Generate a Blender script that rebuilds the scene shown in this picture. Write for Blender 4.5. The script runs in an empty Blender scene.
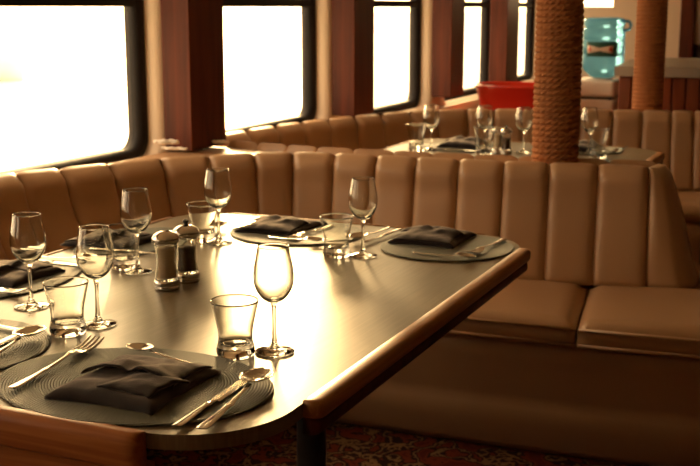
import bpy, bmesh, math, random
from mathutils import Vector, Matrix, noise
random.seed(7)
C = bpy.context.scene.collection
PI = math.pi

# ------------------------------------------------------------------ materials
def new_mat(name):
    m = bpy.data.materials.new(name); m.use_nodes = True
    nt = m.node_tree; nt.nodes.clear()
    out = nt.nodes.new('ShaderNodeOutputMaterial')
    return m, nt, out
def N(nt, t, **kw):
    n = nt.nodes.new(t)
    for k, v in kw.items(): setattr(n, k, v)
    return n
def principled(name, col, rough=.5, metal=0., spec=.5, coat=0., coat_r=.2, sheen=0.):
    m, nt, out = new_mat(name)
    b = N(nt, 'ShaderNodeBsdfPrincipled')
    b.inputs['Base Color'].default_value = (*col, 1); b.inputs['Roughness'].default_value = rough
    b.inputs['Metallic'].default_value = metal; b.inputs['Specular IOR Level'].default_value = spec
    b.inputs['Coat Weight'].default_value = coat; b.inputs['Coat Roughness'].default_value = coat_r
    b.inputs['Sheen Weight'].default_value = sheen
    nt.links.new(b.outputs[0], out.inputs[0])
    return m, nt, b
def noise_bump(nt, b, scale, strength, dist=.002, detail=4, vec=None):
    n = N(nt, 'ShaderNodeTexNoise'); n.inputs['Scale'].default_value = scale; n.inputs['Detail'].default_value = detail
    bp = N(nt, 'ShaderNodeBump'); bp.inputs['Strength'].default_value = strength; bp.inputs['Distance'].default_value = dist
    if vec: nt.links.new(vec, n.inputs['Vector'])
    nt.links.new(n.outputs['Fac'], bp.inputs['Height']); nt.links.new(bp.outputs[0], b.inputs['Normal'])
    return n
def ramp(nt, fac, stops):
    r = N(nt, 'ShaderNodeValToRGB'); e = r.color_ramp.elements
    e[0].position, e[0].color = stops[0][0], (*stops[0][1], 1)
    e[1].position, e[1].color = stops[-1][0], (*stops[-1][1], 1)
    for p, c in stops[1:-1]:
        q = e.new(p); q.color = (*c, 1)
    nt.links.new(fac, r.inputs[0]); return r
def mapped(nt, scale, kind='Object'):
    tc = N(nt, 'ShaderNodeTexCoord'); mp = N(nt, 'ShaderNodeMapping'); mp.inputs['Scale'].default_value = scale
    nt.links.new(tc.outputs[kind], mp.inputs['Vector']); return mp.outputs[0]
def wood(name, dark, light, rough, scale=(30, 2, 30), coat=.3):
    m, nt, b = principled(name, light, rough, coat=coat)
    v = mapped(nt, scale)
    n = N(nt, 'ShaderNodeTexNoise'); n.inputs['Scale'].default_value = 1.5; n.inputs['Detail'].default_value = 6; n.inputs['Distortion'].default_value = .6
    nt.links.new(v, n.inputs['Vector'])
    b.inputs['Specular IOR Level'].default_value = .2
    r = ramp(nt, n.outputs['Fac'], [(.3, dark), (.7, light)]); nt.links.new(r.outputs[0], b.inputs['Base Color'])
    bp = N(nt, 'ShaderNodeBump'); bp.inputs['Strength'].default_value = .08; bp.inputs['Distance'].default_value = .001
    nt.links.new(n.outputs['Fac'], bp.inputs['Height']); nt.links.new(bp.outputs[0], b.inputs['Normal'])
    return m
M = {}
m, nt, b = principled('tan_vinyl', (.50, .31, .175), .36, coat=.15, coat_r=.3); noise_bump(nt, b, 90, .10, .001); M['vinyl'] = m
m, nt, b = principled('brown_core', (.40, .23, .12), .5); M['core'] = m  # plain brown for the seat back cores and column posts
m, nt, b = principled('cream_paint', (.76, .60, .43), .5); noise_bump(nt, b, 25, .04); M['paint'] = m
m, nt, b = principled('ceiling_paint', (.70, .56, .40), .6); M['ceil'] = m
M['dim_panel'] = wood('brown_panelling', (.16, .10, .06), (.24, .16, .10), .5, (6, 6, .6), .1)  # dark finish added to the unseen walls to cut bounced light
M['mahogany_y'] = wood('mahogany', (.050, .011, .004), (.125, .026, .008), .45, (18, 18, 1.2), .0)
M['mahogany_x'] = wood('mahogany_panel', (.13, .03, .012), (.24, .06, .022), .35, (20, 20, 1.5), .3)
M['edge_y'] = wood('edge_wood_long', (.26, .10, .03), (.46, .21, .07), .42, (60, 2.2, 60), .1)
M['edge_x'] = wood('edge_wood_cross', (.28, .085, .025), (.46, .17, .05), .40, (2.2, 60, 60), .15)
# table laminate: grey green, fine brushed grain
m, nt, b = principled('laminate', (.11, .105, .085), .3, spec=.38)
v = mapped(nt, (260, 5, 20)); n = N(nt, 'ShaderNodeTexNoise'); n.inputs['Scale'].default_value = 1; n.inputs['Detail'].default_value = 3
nt.links.new(v, n.inputs['Vector'])
n2 = N(nt, 'ShaderNodeTexNoise'); n2.inputs['Scale'].default_value = 9; n2.inputs['Detail'].default_value = 6
mr = N(nt, 'ShaderNodeMapRange'); mr.inputs[3].default_value = .29; mr.inputs[4].default_value = .42
nt.links.new(n2.outputs['Fac'], mr.inputs[0]); nt.links.new(mr.outputs[0], b.inputs['Roughness'])
r = ramp(nt, n.outputs['Fac'], [(.3, (.135, .105, .062)), (.7, (.19, .148, .088))]); nt.links.new(r.outputs[0], b.inputs['Base Color'])
bp = N(nt, 'ShaderNodeBump'); bp.inputs['Strength'].default_value = .05; bp.inputs['Distance'].default_value = .0006
nt.links.new(n.outputs['Fac'], bp.inputs['Height']); nt.links.new(bp.outputs[0], b.inputs['Normal']); M['laminate'] = m
# placemat: braided rings
m, nt, b = principled('woven_mat', (.12, .125, .09), .55)
tc = N(nt, 'ShaderNodeTexCoord'); ln = N(nt, 'ShaderNodeVectorMath', operation='LENGTH')
mp = N(nt, 'ShaderNodeMapping'); mp.inputs['Scale'].default_value = (1, 1.17, 0)
nt.links.new(tc.outputs['Object'], mp.inputs[0]); nt.links.new(mp.outputs[0], ln.inputs[0])
mu = N(nt, 'ShaderNodeMath', operation='MULTIPLY'); mu.inputs[1].default_value = 2 * PI / .0048; nt.links.new(ln.outputs['Value'], mu.inputs[0])
sn = N(nt, 'ShaderNodeMath', operation='SINE'); nt.links.new(mu.outputs[0], sn.inputs[0])
sx = N(nt, 'ShaderNodeSeparateXYZ'); nt.links.new(tc.outputs['Object'], sx.inputs[0])
at2 = N(nt, 'ShaderNodeMath', operation='ARCTAN2'); nt.links.new(sx.outputs[1], at2.inputs[0]); nt.links.new(sx.outputs[0], at2.inputs[1])
am = N(nt, 'ShaderNodeMath', operation='MULTIPLY'); am.inputs[1].default_value = 130; nt.links.new(at2.outputs[0], am.inputs[0])
ad = N(nt, 'ShaderNodeMath', operation='ADD'); nt.links.new(am.outputs[0], ad.inputs[0]); nt.links.new(mu.outputs[0], ad.inputs[1])
s2 = N(nt, 'ShaderNodeMath', operation='SINE'); nt.links.new(ad.outputs[0], s2.inputs[0])
s3 = N(nt, 'ShaderNodeMath', operation='MULTIPLY'); s3.inputs[1].default_value = .45; nt.links.new(s2.outputs[0], s3.inputs[0])
s4 = N(nt, 'ShaderNodeMath', operation='ADD'); nt.links.new(s3.outputs[0], s4.inputs[0]); nt.links.new(sn.outputs[0], s4.inputs[1])
bp = N(nt, 'ShaderNodeBump'); bp.inputs['Strength'].default_value = 1.; bp.inputs['Distance'].default_value = .0012
nt.links.new(s4.outputs[0], bp.inputs['Height']); nt.links.new(bp.outputs[0], b.inputs['Normal']); M['mat'] = m
m, nt, b = principled('napkin_cloth', (.014, .010, .012), .85, sheen=.55, spec=.3); b.inputs['Sheen Roughness'].default_value = .4; b.inputs['Sheen Tint'].default_value = (1, .85, .75, 1); noise_bump(nt, b, 450, .35, .0008, 2); M['napkin'] = m
m, nt, b = principled('steel', (.62, .58, .52), .16, metal=1.); M['steel'] = m
m, nt, b = principled('chrome', (.62, .60, .56), .10, metal=1.); M['chrome'] = m
def glass(name, col, rough=0., ior=1.48):
    m, nt, out = new_mat(name); g = N(nt, 'ShaderNodeBsdfGlass')
    g.inputs['Color'].default_value = (*col, 1); g.inputs['Roughness'].default_value = rough; g.inputs['IOR'].default_value = ior
    nt.links.new(g.outputs[0], out.inputs[0]); return m
M['glass'] = glass('clear_glass', (.97, .97, .95))
def thin_glass(name, tint, refl=.06):
    m, nt, out = new_mat(name); t = N(nt, 'ShaderNodeBsdfTransparent'); t.inputs[0].default_value = (*tint, 1)
    g = N(nt, 'ShaderNodeBsdfGlossy'); g.inputs['Roughness'].default_value = .02
    mx = N(nt, 'ShaderNodeMixShader'); mx.inputs[0].default_value = refl
    nt.links.new(t.outputs[0], mx.inputs[1]); nt.links.new(g.outputs[0], mx.inputs[2])
    nt.links.new(mx.outputs[0], out.inputs[0]); return m
M['pane'] = thin_glass('window_glass', (.97, .96, .93))
m, nt, b = principled('black_rubber', (.014, .011, .010), .6, spec=.2); M['rubber'] = m
m, nt, b = principled('salt', (.72, .58, .40), .8); M['salt'] = m
m, nt, b = principled('pepper', (.09, .04, .02), .8)
n = N(nt, 'ShaderNodeTexVoronoi'); n.inputs['Scale'].default_value = 300
r = ramp(nt, n.outputs['Distance'], [(.1, (.20, .10, .05)), (.6, (.03, .012, .008))]); nt.links.new(r.outputs[0], b.inputs['Base Color']); M['pepper'] = m
# rope
m, nt, b = principled('manila_rope', (.40, .19, .08), .85, spec=.2)
n = noise_bump(nt, b, 160, .5, .002); r = ramp(nt, n.outputs['Fac'], [(.3, (.30, .115, .045)), (.7, (.52, .225, .09))]); nt.links.new(r.outputs[0], b.inputs['Base Color']); M['rope'] = m
# carpet: dark ground with red, orange and straw leaf-like shapes
m, nt, b = principled('carpet', (.06, .02, .015), .95, spec=.1)
v = mapped(nt, (1, 1, 1)); n = N(nt, 'ShaderNodeTexVoronoi'); n.inputs['Scale'].default_value = 5; n.feature = 'DISTANCE_TO_EDGE'
wv = N(nt, 'ShaderNodeTexNoise'); wv.inputs['Scale'].default_value = 5; wv.inputs['Detail'].default_value = 4
mxv = N(nt, 'ShaderNodeVectorMath', operation='ADD'); nt.links.new(v, mxv.inputs[0]); nt.links.new(wv.outputs['Color'], mxv.inputs[1]); nt.links.new(v, wv.inputs['Vector'])
nt.links.new(mxv.outputs[0], n.inputs['Vector'])
r = ramp(nt, n.outputs['Distance'], [(.0, (.22, .12, .05)), (.03, (.16, .08, .035)), (.045, (.025, .012, .01)), (.13, (.025, .012, .01)), (.15, (.15, .03, .014)), (.3, (.10, .018, .012))])
r.color_ramp.interpolation = 'CONSTANT'
nt.links.new(r.outputs[0], b.inputs['Base Color']); M['carpet'] = m
m, nt, b = principled('grey_worktop', (.34, .30, .25), .35); M['worktop'] = m
m, nt, b = principled('white_plastic', (.78, .70, .60), .35); M['white'] = m
m, nt, b = principled('red_plastic', (.55, .022, .009), .28); M['red'] = m
m, nt, b = principled('black_plastic', (.02, .018, .018), .35); M['black'] = m
m, nt, b = principled('label_green', (.02, .09, .07), .5); M['lab_green'] = m
m, nt, b = principled('label_cream', (.75, .60, .50), .5); M['lab_cream'] = m
m, nt, b = principled('label_red', (.6, .10, .05), .5); M['lab_red'] = m
m, nt, out = new_mat('blue_polycarbonate'); g = N(nt, 'ShaderNodeBsdfGlass'); g.inputs['Color'].default_value = (.52, .82, 1.0, 1); g.inputs['Roughness'].default_value = .08; g.inputs['IOR'].default_value = 1.33
tr = N(nt, 'ShaderNodeBsdfTranslucent'); tr.inputs[0].default_value = (.25, .52, .70, 1); mx = N(nt, 'ShaderNodeMixShader'); mx.inputs[0].default_value = .45
nt.links.new(g.outputs[0], mx.inputs[1]); nt.links.new(tr.outputs[0], mx.inputs[2]); nt.links.new(mx.outputs[0], out.inputs[0]); M['blue'] = m
m, nt, b = principled('sea_water', (.62, .60, .52), .35, spec=.8)
n = noise_bump(nt, b, 1.2, .35, .05, 5); M['sea'] = m
m, nt, b = principled('boat_paint', (.8, .78, .74), .3); M['boat'] = m
m, nt, b = principled('cotton', (.80, .72, .60), .9); M['cotton'] = m

# ------------------------------------------------------------------ object helpers
def link(o, parent=None):
    C.objects.link(o)
    if parent: o.parent = parent
    return o
def obj(name, bm, mat, parent=None, smooth=True, loc=None, recalc=True):
    if recalc: bmesh.ops.recalc_face_normals(bm, faces=bm.faces)
    me = bpy.data.meshes.new(name); bm.to_mesh(me); bm.free()
    if smooth: me.polygons.foreach_set('use_smooth', [True] * len(me.polygons))
    me.materials.append(mat)
    o = link(bpy.data.objects.new(name, me), parent)
    if loc: o.location = loc
    return o
def tag(o, label, cat, group=None):
    o['label'] = label; o['category'] = cat
    if group: o['group'] = group
    return o
def thing(name, label, cat, loc=(0, 0, 0), rz=0., group=None):
    o = bpy.data.objects.new(name, None); o.empty_display_size = .05; C.objects.link(o)
    o.location = loc; o.rotation_euler = (0, 0, rz)
    return tag(o, label, cat, group)
def struct(name, bm, mat, smooth=False, label=None):
    o = obj(name, bm, mat, None, smooth); o['kind'] = 'structure'
    if label: o['label'] = label
    return o
def dup(root, loc, rz=0., label=None, scale=None):
    r = root.copy(); C.objects.link(r); r.location = loc; r.rotation_euler = (0, 0, rz)
    if scale: r.scale = scale
    if label: r['label'] = label
    for ch in list(root.children):
        c = ch.copy(); C.objects.link(c); c.parent = r
        for g in list(ch.children):
            d = g.copy(); C.objects.link(d); d.parent = c
    return r
def box(bm, x0, x1, y0, y1, z0, z1, bev=0., seg=2):
    r = bmesh.ops.create_cube(bm, size=1)
    bmesh.ops.scale(bm, vec=(x1 - x0, y1 - y0, z1 - z0), verts=r['verts'])
    bmesh.ops.translate(bm, vec=((x0 + x1) / 2, (y0 + y1) / 2, (z0 + z1) / 2), verts=r['verts'])
    if bev > 0:
        es = list({e for v_ in r['verts'] for e in v_.link_edges})
        bmesh.ops.bevel(bm, geom=es, offset=bev, segments=seg, affect='EDGES', profile=.5)
    return bm
def prism(bm, pts, z0, z1, bev=0., seg=2):
    vs0 = [bm.verts.new((x, y, z0)) for x, y in pts]; vs1 = [bm.verts.new((x, y, z1)) for x, y in pts]
    n = len(pts); bm.faces.new(vs0[::-1]); top = bm.faces.new(vs1)
    for i in range(n): bm.faces.new((vs0[i], vs0[(i + 1) % n], vs1[(i + 1) % n], vs1[i]))
    if bev > 0:
        bmesh.ops.bevel(bm, geom=list(top.edges), offset=bev, segments=seg, affect='EDGES', profile=.5)
    return bm
def lathe(bm, prof, seg=48, cx=0, cy=0, cz=0):
    """prof: list of (r, z); r==0 ends become poles; closed if first==last."""
    rings = []
    closed = prof[0] == prof[-1]
    pr = prof[:-1] if closed else prof
    for r, z in pr:
        if r < 1e-7: rings.append([bm.verts.new((cx, cy, cz + z))])
        else: rings.append([bm.verts.new((cx + r * math.cos(2 * PI * i / seg), cy + r * math.sin(2 * PI * i / seg), cz + z)) for i in range(seg)])
    k = len(rings)
    for j in range(k if closed else k - 1):
        a, b_ = rings[j], rings[(j + 1) % k]
        for i in range(seg):
            i2 = (i + 1) % seg
            if len(a) == 1 and len(b_) == 1: continue
            if len(a) == 1: bm.faces.new((a[0], b_[i], b_[i2]))
            elif len(b_) == 1: bm.faces.new((a[i], a[i2], b_[0]))
            else: bm.faces.new((a[i], a[i2], b_[i2], b_[i]))
    return bm
def smooth_curve(pts, n):
    """Catmull-Rom through 2D/3D tuples"""
    out = []
    P = [pts[0]] + list(pts) + [pts[-1]]
    for i in range(1, len(P) - 2):
        for k in range(n):
            t = k / n
            out.append(tuple(.5 * (2 * b + (c - a) * t + (2 * a - 5 * b + 4 * c - d) * t * t + (3 * b - a - 3 * c + d) * t ** 3)
                             for a, b, c, d in zip(P[i - 1], P[i], P[i + 1], P[i + 2])))
    out.append(tuple(pts[-1])); return out
def skin_grid(bm, G, closed_u=False, closed_v=False):
    V = [[bm.verts.new(p) for p in row] for row in G]
    nu, nv = len(V), len(V[0])
    for i in range(nu if closed_u else nu - 1):
        for j in range(nv if closed_v else nv - 1):
            try: bm.faces.new((V[i][j], V[(i + 1) % nu][j], V[(i + 1) % nu][(j + 1) % nv], V[i][(j + 1) % nv]))
            except ValueError: pass
    return V
def slab_grid(bm, top, bot):
    """closed solid from two same-sized grids of points"""
    A = [[bm.verts.new(p) for p in r] for r in top]; B = [[bm.verts.new(p) for p in r] for r in bot]
    nu, nv = len(A), len(A[0])
    for i in range(nu - 1):
        for j in range(nv - 1):
            bm.faces.new((A[i][j], A[i + 1][j], A[i + 1][j + 1], A[i][j + 1]))
            bm.faces.new((B[i][j], B[i][j + 1], B[i + 1][j + 1], B[i + 1][j]))
    ring = [(i, 0) for i in range(nu)] + [(nu - 1, j) for j in range(1, nv)] + [(i, nv - 1) for i in range(nu - 2, -1, -1)] + [(0, j) for j in range(nv - 2, 0, -1)]
    for k in range(len(ring)):
        (i, j), (p, q) = ring[k], ring[(k + 1) % len(ring)]
        bm.faces.new((A[i][j], B[i][j], B[p][q], A[p][q]))

# ------------------------------------------------------------------ room shell
WX = -2.32          # inner face of the window wall
YN, YF = -1.6, 9.3  # near and far walls
XR = 2.6
ZC = 2.05
FLO, FHI = .0, ZC
bm = bmesh.new(); box(bm, -2.5, XR + .1, YN - .1, YF + .1, -.12, 0); struct('floor', bm, M['carpet'])
bm = bmesh.new(); box(bm, -2.5, XR + .1, YN - .1, YF + .1, ZC, ZC + .1); struct('ceiling', bm, M['ceil'])
def rounded_rect(y0, y1, z0, z1, r, n=6):
    pts = []
    for cy, cz, a0, corner in ((y1 - r, z1 - r, 0, (1, 1)), (y0 + r, z1 - r, 90, (0, 1)), (y0 + r, z0 + r, 180, (0, 0)), (y1 - r, z0 + r, 270, (1, 0))):
        for k in range(n + 1):
            a = math.radians(a0 + 90 * k / n); pts.append((cy + r * math.cos(a), cz + r * math.sin(a), corner))
    return pts
def wall_cell(bm, Y0, Y1, z0, z1, hole, xa, xb, rnd):
    """wall piece between X xa (room side) and xb with a rounded opening whose reveal curves in"""
    pts = rounded_rect(*hole, .075)
    def outer(p):
        return (Y1 if p[2][0] else Y0, z1 if p[2][1] else z0)
    n = len(pts); sgn = 1 if xb < xa else -1
    profs = [(0, -.035), (.004, -.02), (.015, -.006), (.035, 0), (abs(xb - xa), 0)]   # (depth into wall, growth of the opening)
    rings = []
    hy0, hy1, hz0, hz1 = hole
    cy, cz = (hy0 + hy1) / 2, (hz0 + hz1) / 2
    for d, g in profs:
        g = -g
        pp = rounded_rect(hy0 - g, hy1 + g, hz0 - g, hz1 + g, .075 + g)
        rings.append([bm.verts.new((xa - sgn * d, y, z)) for y, z, _ in pp])
    for a in range(len(rings) - 1):
        for i in range(n):
            j = (i + 1) % n; bm.faces.new((rings[a][i], rings[a][j], rings[a + 1][j], rings[a + 1][i]))
    for ring, x in ((rings[0], xa), (rings[-1], xb)):
        O = {c: bm.verts.new((x, Y1 if c[0] else Y0, z1 if c[1] else z0)) for c in ((0, 0), (0, 1), (1, 0), (1, 1))}
        for i in range(n):
            j = (i + 1) % n; a, b_ = O[pts[i][2]], O[pts[j][2]]
            if a is b_: bm.faces.new((ring[i], ring[j], a))
            else: bm.faces.new((ring[i], ring[j], b_, a))
WIN = [(-.55, .58), (.92, 2.04), (2.38, 3.50), (3.85, 4.955), (5.31, 6.41), (6.75, 7.82), (8.02, 9.02)]
WB = [.82, .82, .82, .82, .785, .785, .805]
cells = [-1.6, .75, 2.21, 3.66, 5.13, 6.57, 7.90, 9.3]
WT = 1.72
bm = bmesh.new()
for i, (y0, y1) in enumerate(WIN):
    wall_cell(bm, cells[i], cells[i + 1], 0, ZC, (y0 - .04, y1 + .04, WB[i] - .04, WT + .04), WX, WX - .132, .06)
struct('wall_left', bm, M['paint'], True, 'cream window wall with rounded window openings')
def window(idx, y0, y1, z0, z1, X, s=1):
    t = bpy.data.objects.new('window_%d' % idx, None); C.objects.link(t); t['kind'] = 'structure'; t['label'] = 'black rimmed rounded cabin window with a low transom'
    bm = bmesh.new()
    inner = rounded_rect(y0, y1, z0, z1, .06); outer_ = rounded_rect(y0 - .045, y1 + .045, z0 - .045, z1 + .045, .10)
    mid = rounded_rect(y0 - .012, y1 + .012, z0 - .012, z1 + .012, .07)
    rings = []
    for pts, x in ((inner, X - s * .03), (inner, X + s * .012), (mid, X + s * .030), (outer_, X + s * .030), (outer_, X - s * .03)):
        rings.append([(x, p[0], p[1]) for p in pts])
    skin_grid(bm, rings, closed_u=True, closed_v=True)
    obj('window_frame', bm, M['rubber'], t)
    bm = bmesh.new(); box(bm, X - .02, X + .02, y0 - .01, y1 + .01, 1.335, 1.372, .004); obj('transom', bm, M['rubber'], t, False)
    bm = bmesh.new(); box(bm, X - .004, X + .004, y0 - .01, y1 + .01, z0 - .01, z1 + .01); obj('pane', bm, M['pane'], t, False)
for i, (y0, y1) in enumerate(WIN): window(i + 1, y0, y1, WB[i], WT, WX - .10)
# unseen right wall without windows and near wall, kept dark to limit bounced light
bm = bmesh.new(); box(bm, XR, XR + .1, YN, YF, 0, ZC); struct('wall_right', bm, M['dim_panel'])
bm = bmesh.new(); box(bm, -2.5, XR + .18, YN - .1, YN, 0, ZC); struct('wall_near', bm, M['dim_panel'])
# far wall with a small window above the water cooler
bm = bmesh.new(); fx0, fx1, fz = -2.10, -1.81, 1.34
box(bm, -2.5, fx0, YF, YF + .1, 0, ZC); box(bm, fx1, XR + .18, YF, YF + .1, 0, ZC); box(bm, fx0, fx1, YF, YF + .1, 0, fz); box(bm, fx0, fx1, YF, YF + .1, 1.7, ZC)
struct('wall_far', bm, M['paint'])
t = bpy.data.objects.new('window_8', None); C.objects.link(t); t['kind'] = 'structure'
bm = bmesh.new(); box(bm, fx0, fx1, YF + .04, YF + .048, fz, 1.7); obj('pane', bm, M['pane'], t, False)
# skirting trim at lower window wall edge behind the rear seating
bm = bmesh.new(); box(bm, WX, WX + .035, 5.9, YF, .70, .735, .008); struct('trim_1', bm, M['paint'])

# dark pillars between the windows
PIL = [(2.06, .0), (3.54, .815), (5.02, .815), (6.45, .805), (7.62, .722)]
plabels = ['dark mahogany box pillar between the windows nearest the camera, out of frame left',
           'wide dark mahogany box pillar beside the nearest window, standing over the corner ledge',
           'dark mahogany box pillar between the second and third windows from the left',
           'dark mahogany box pillar with its squared foot hanging above the far seating, a bright streak on its side',
           'narrow far dark mahogany box pillar just above the red plastic tub']
for (y, z0), lb in zip(PIL, plabels):
    w = .235 if y < 7 else .29
    if y < 3: continue
    t = thing('wall_pillar', lb, 'pillar', (WX, y, z0), 0, 'mahogany box pillars between the windows')
    bm = bmesh.new(); box(bm, .001, .11, 0, w, 0, ZC - z0, .003); obj('pillar_body', bm, M['mahogany_y'], t, False)
    bm = bmesh.new(); box(bm, .1105, .125, -.006, w + .006, .0, ZC - z0, .004); obj('facing_board', bm, M['mahogany_y'], t, False)

# ------------------------------------------------------------------ banquettes
def norm2(x, y):
    l = math.hypot(x, y); return (x / l, y / l)
def panel_mesh(bm, T0, T1, B0, B1, N0, N1, zt0, zt1, zb, bulge=.010, back=.07, nu=22, nv=16):
    """one padded upright channel between two seams; T top line, B bottom line, N inward normals"""
    G = []
    for iu in range(nu + 1):
        u = iu / nu; c = 1 - abs(2 * u - 1) ** 7
        row = []
        tx, ty = T0[0] + (T1[0] - T0[0]) * u, T0[1] + (T1[1] - T0[1]) * u
        bx, by = B0[0] + (B1[0] - B0[0]) * u, B0[1] + (B1[1] - B0[1]) * u
        nx, ny = norm2(N0[0] + (N1[0] - N0[0]) * u, N0[1] + (N1[1] - N0[1]) * u)
        zt = zt0 + (zt1 - zt0) * u - .006 * (1 - c)
        # over the top, from the rear
        for d, z in ((-back, zt - .06), (-back, zt - .012), (-back + .014, zt - .002 + .004 * c), (-.02, zt + .002 + .004 * c)):
            row.append((tx + nx * d, ty + ny * d, z))
        for k in range(nv + 1):
            s = k / nv
            z = zt - .004 - (zt - .004 - zb) * s
            e = s ** 1.35
            roll = .012 * math.exp(-((s - .10) / .10) ** 2)
            round_top = -.018 * max(0, 1 - s / .07) ** 2
            d = c * bulge * (1 if s < .93 else 1 - (s - .93) / .07 * .6) + roll * c + round_top - (1 - c) * .006
            row.append((tx + (bx - tx) * e + nx * d, ty + (by - ty) * e + ny * d, z))
        # close underneath
        row.append((bx - nx * .05, by - ny * .05, zb))
        G.append(row)
    V = skin_grid(bm, G, closed_v=True)
    for e_ in (0, -1): bm.faces.new(V[e_])
def normals(P, side):
    out = []
    for i in range(len(P)):
        a = P[max(0, i - 1)]; b_ = P[min(len(P) - 1, i + 1)]
        dx, dy = norm2(b_[0] - a[0], b_[1] - a[1]); out.append((dy * side, -dx * side))
    return out
def back_row(P, Z, lean, side, parent, zb=.45, Nn=None, **kw):
    Nn = Nn or normals(P, side)
    for i in range(len(P) - 1):
        la, lb = (lean[i], lean[i + 1]) if isinstance(lean, list) else (lean, lean)
        B0 = (P[i][0] + Nn[i][0] * la, P[i][1] + Nn[i][1] * la); B1 = (P[i + 1][0] + Nn[i + 1][0] * lb, P[i + 1][1] + Nn[i + 1][1] * lb)
        bm = bmesh.new(); panel_mesh(bm, P[i], P[i + 1], B0, B1, Nn[i], Nn[i + 1], Z[i], Z[i + 1], zb, **kw)
        obj('back_panel', bm, M['vinyl'], parent)
def cushion(quad, z0, z1, parent, front=None, crown=.018, n=14):
    """padded seat cushion over a four-cornered footprint (0,1 rear; 2,3 front)"""
    bm = bmesh.new(); top, bot = [], []
    for i in range(n + 1):
        u = i / n; rt, rb = [], []
        for j in range(n + 1):
            v = j / n
            def P(u, v):
                ax = quad[0][0] + (quad[1][0] - quad[0][0]) * u; ay = quad[0][1] + (quad[1][1] - quad[0][1]) * u
                bx = quad[3][0] + (quad[2][0] - quad[3][0]) * u; by = quad[3][1] + (quad[2][1] - quad[3][1]) * u
                return ax + (bx - ax) * v, ay + (by - ay) * v
            uu = .5 + .5 * math.copysign(abs(2 * u - 1) ** .7, 2 * u - 1); vv = .5 + .5 * math.copysign(abs(2 * v - 1) ** .7, 2 * v - 1)
            x, y = P(uu, vv)
            e = max(abs(2 * uu - 1), abs(2 * vv - 1))
            h = crown * (1 - (2 * uu - 1) ** 2) * (1 - .7 * (2 * vv - 1) ** 2) - .020 * max(0, (e - .94) / .06) ** 2
            h += .003 * noise.noise(Vector((x * 7, y * 7, 2)))
            rt.append((x, y, z1 + h)); rb.append((x, y, z0))
        top.append(rt); bot.append(rb)
    slab_grid(bm, top, bot)
    return obj('seat_cushion', bm, M['vinyl'], parent)
def welt(pts, parent, r=.006, name='welt', mat='vinyl'):
    bm = bmesh.new(); tube(bm, pts, r); return obj(name, bm, M[mat], parent)
def tube(bm, pts, r, seg=8, closed=False):
    G = []
    P = [Vector(p) for p in pts]; n = len(P)
    for i, p in enumerate(P):
        d = (P[(i + 1) % n] - P[i - 1]) if closed else (P[min(n - 1, i + 1)] - P[max(0, i - 1)])
        d.normalize(); a = Vector((0, 0, 1)) if abs(d.z) < .9 else Vector((1, 0, 0))
        s = d.cross(a).normalized(); u = s.cross(d)
        rr = r[i] if isinstance(r, list) else r
        G.append([p + s * rr * math.cos(2 * PI * k / seg) + u * rr * math.sin(2 * PI * k / seg) for k in range(seg)])
    V = skin_grid(bm, G, closed_u=closed, closed_v=True)
    if not closed:
        bm.faces.new(V[0]); bm.faces.new(V[-1])
    return bm

bq = thing('banquette', 'tan vinyl banquette with upright padded channels wrapping the nearer table', 'banquette', (0, 0, 0), 0, 'tan channel-backed banquettes')
P1 = [(-2.262, 1.10), (-2.262, 1.28), (-2.262, 1.46), (-2.262, 1.64), (-2.262, 1.82), (-2.262, 2.0), (-2.262, 2.17), (-2.262, 2.34), (-2.262, 2.50),
      (-2.252, 2.662), (-2.222, 2.827), (-2.175, 3.015), (-2.105, 3.205), (-1.993, 3.320), (-1.878, 3.43), (-1.773, 3.506), (-1.631, 3.539),
      (-1.477, 3.549), (-1.334, 3.555), (-1.185, 3.565), (-1.033, 3.578), (-.886, 3.604), (-.733, 3.632), (-.572, 3.653)]
Z1 = [.845] * 9 + [.844, .836, .831] + [.83] * 12
L1 = [.2] * 10 + [.2, .18, .14, .12, .10, .085, .08] + [.07] * 7
N1 = normals(P1, 1)
N1[-1] = norm2(.25, -1)
back_row(P1, Z1, L1, 1, bq, zb=.45, Nn=N1, back=.048)
# rounded end of the back rest: fan of three short panels sweeping round to the rear
ET = [(-.572, 3.653), (-.545, 3.675), (-.535, 3.71), (-.535, 3.78)]
EB = [(-.572 + .017, 3.653 - .068), (-.455, 3.600), (-.412, 3.665), (-.412, 3.79)]
EN = [norm2(.25, -1), norm2(.7, -.7), (1, 0), (1, 0)]
bm = bmesh.new()
G = []
tt = [0, .15, .3, .45, .6, .75, .9, 1.05, 1.3, 1.6, 2.0, 2.5, 3.0]
def lerp_list(L, t):
    i = min(int(t), len(L) - 2); f = t - i
    return tuple(a + (b_ - a) * f for a, b_ in zip(L[i], L[i + 1]))
for t_ in tt:
    T, B_, Nn = lerp_list(ET, t_), lerp_list(EB, t_), norm2(*lerp_list(EN, t_)); row = []
    c = min(1, t_ / .35) ** .5
    row += [(-.60, 3.74, .815), (T[0] - Nn[0] * .03, T[1] - Nn[1] * .03, .828)]
    for k in range(17):
        s = k / 16; e = s ** 1.15; d = -.012 * (1 - c) + .014 * c * math.sin(PI * min(1, s * 1.1 + .15)) - .014 * max(0, 1 - s / .08) ** 2
        row.append((T[0] + (B_[0] - T[0]) * e + Nn[0] * d, T[1] + (B_[1] - T[1]) * e + Nn[1] * d, .826 - (.826 - .45) * s))
    row.append((-.60, 3.74, .45)); G.append(row)
V = skin_grid(bm, G)
bmesh.ops.remove_doubles(bm, verts=bm.verts, dist=1e-5)
bmesh.ops.holes_fill(bm, edges=[e for e in bm.edges if e.is_boundary], sides=0)
obj('back_end_panel', bm, M['vinyl'], bq)
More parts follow.
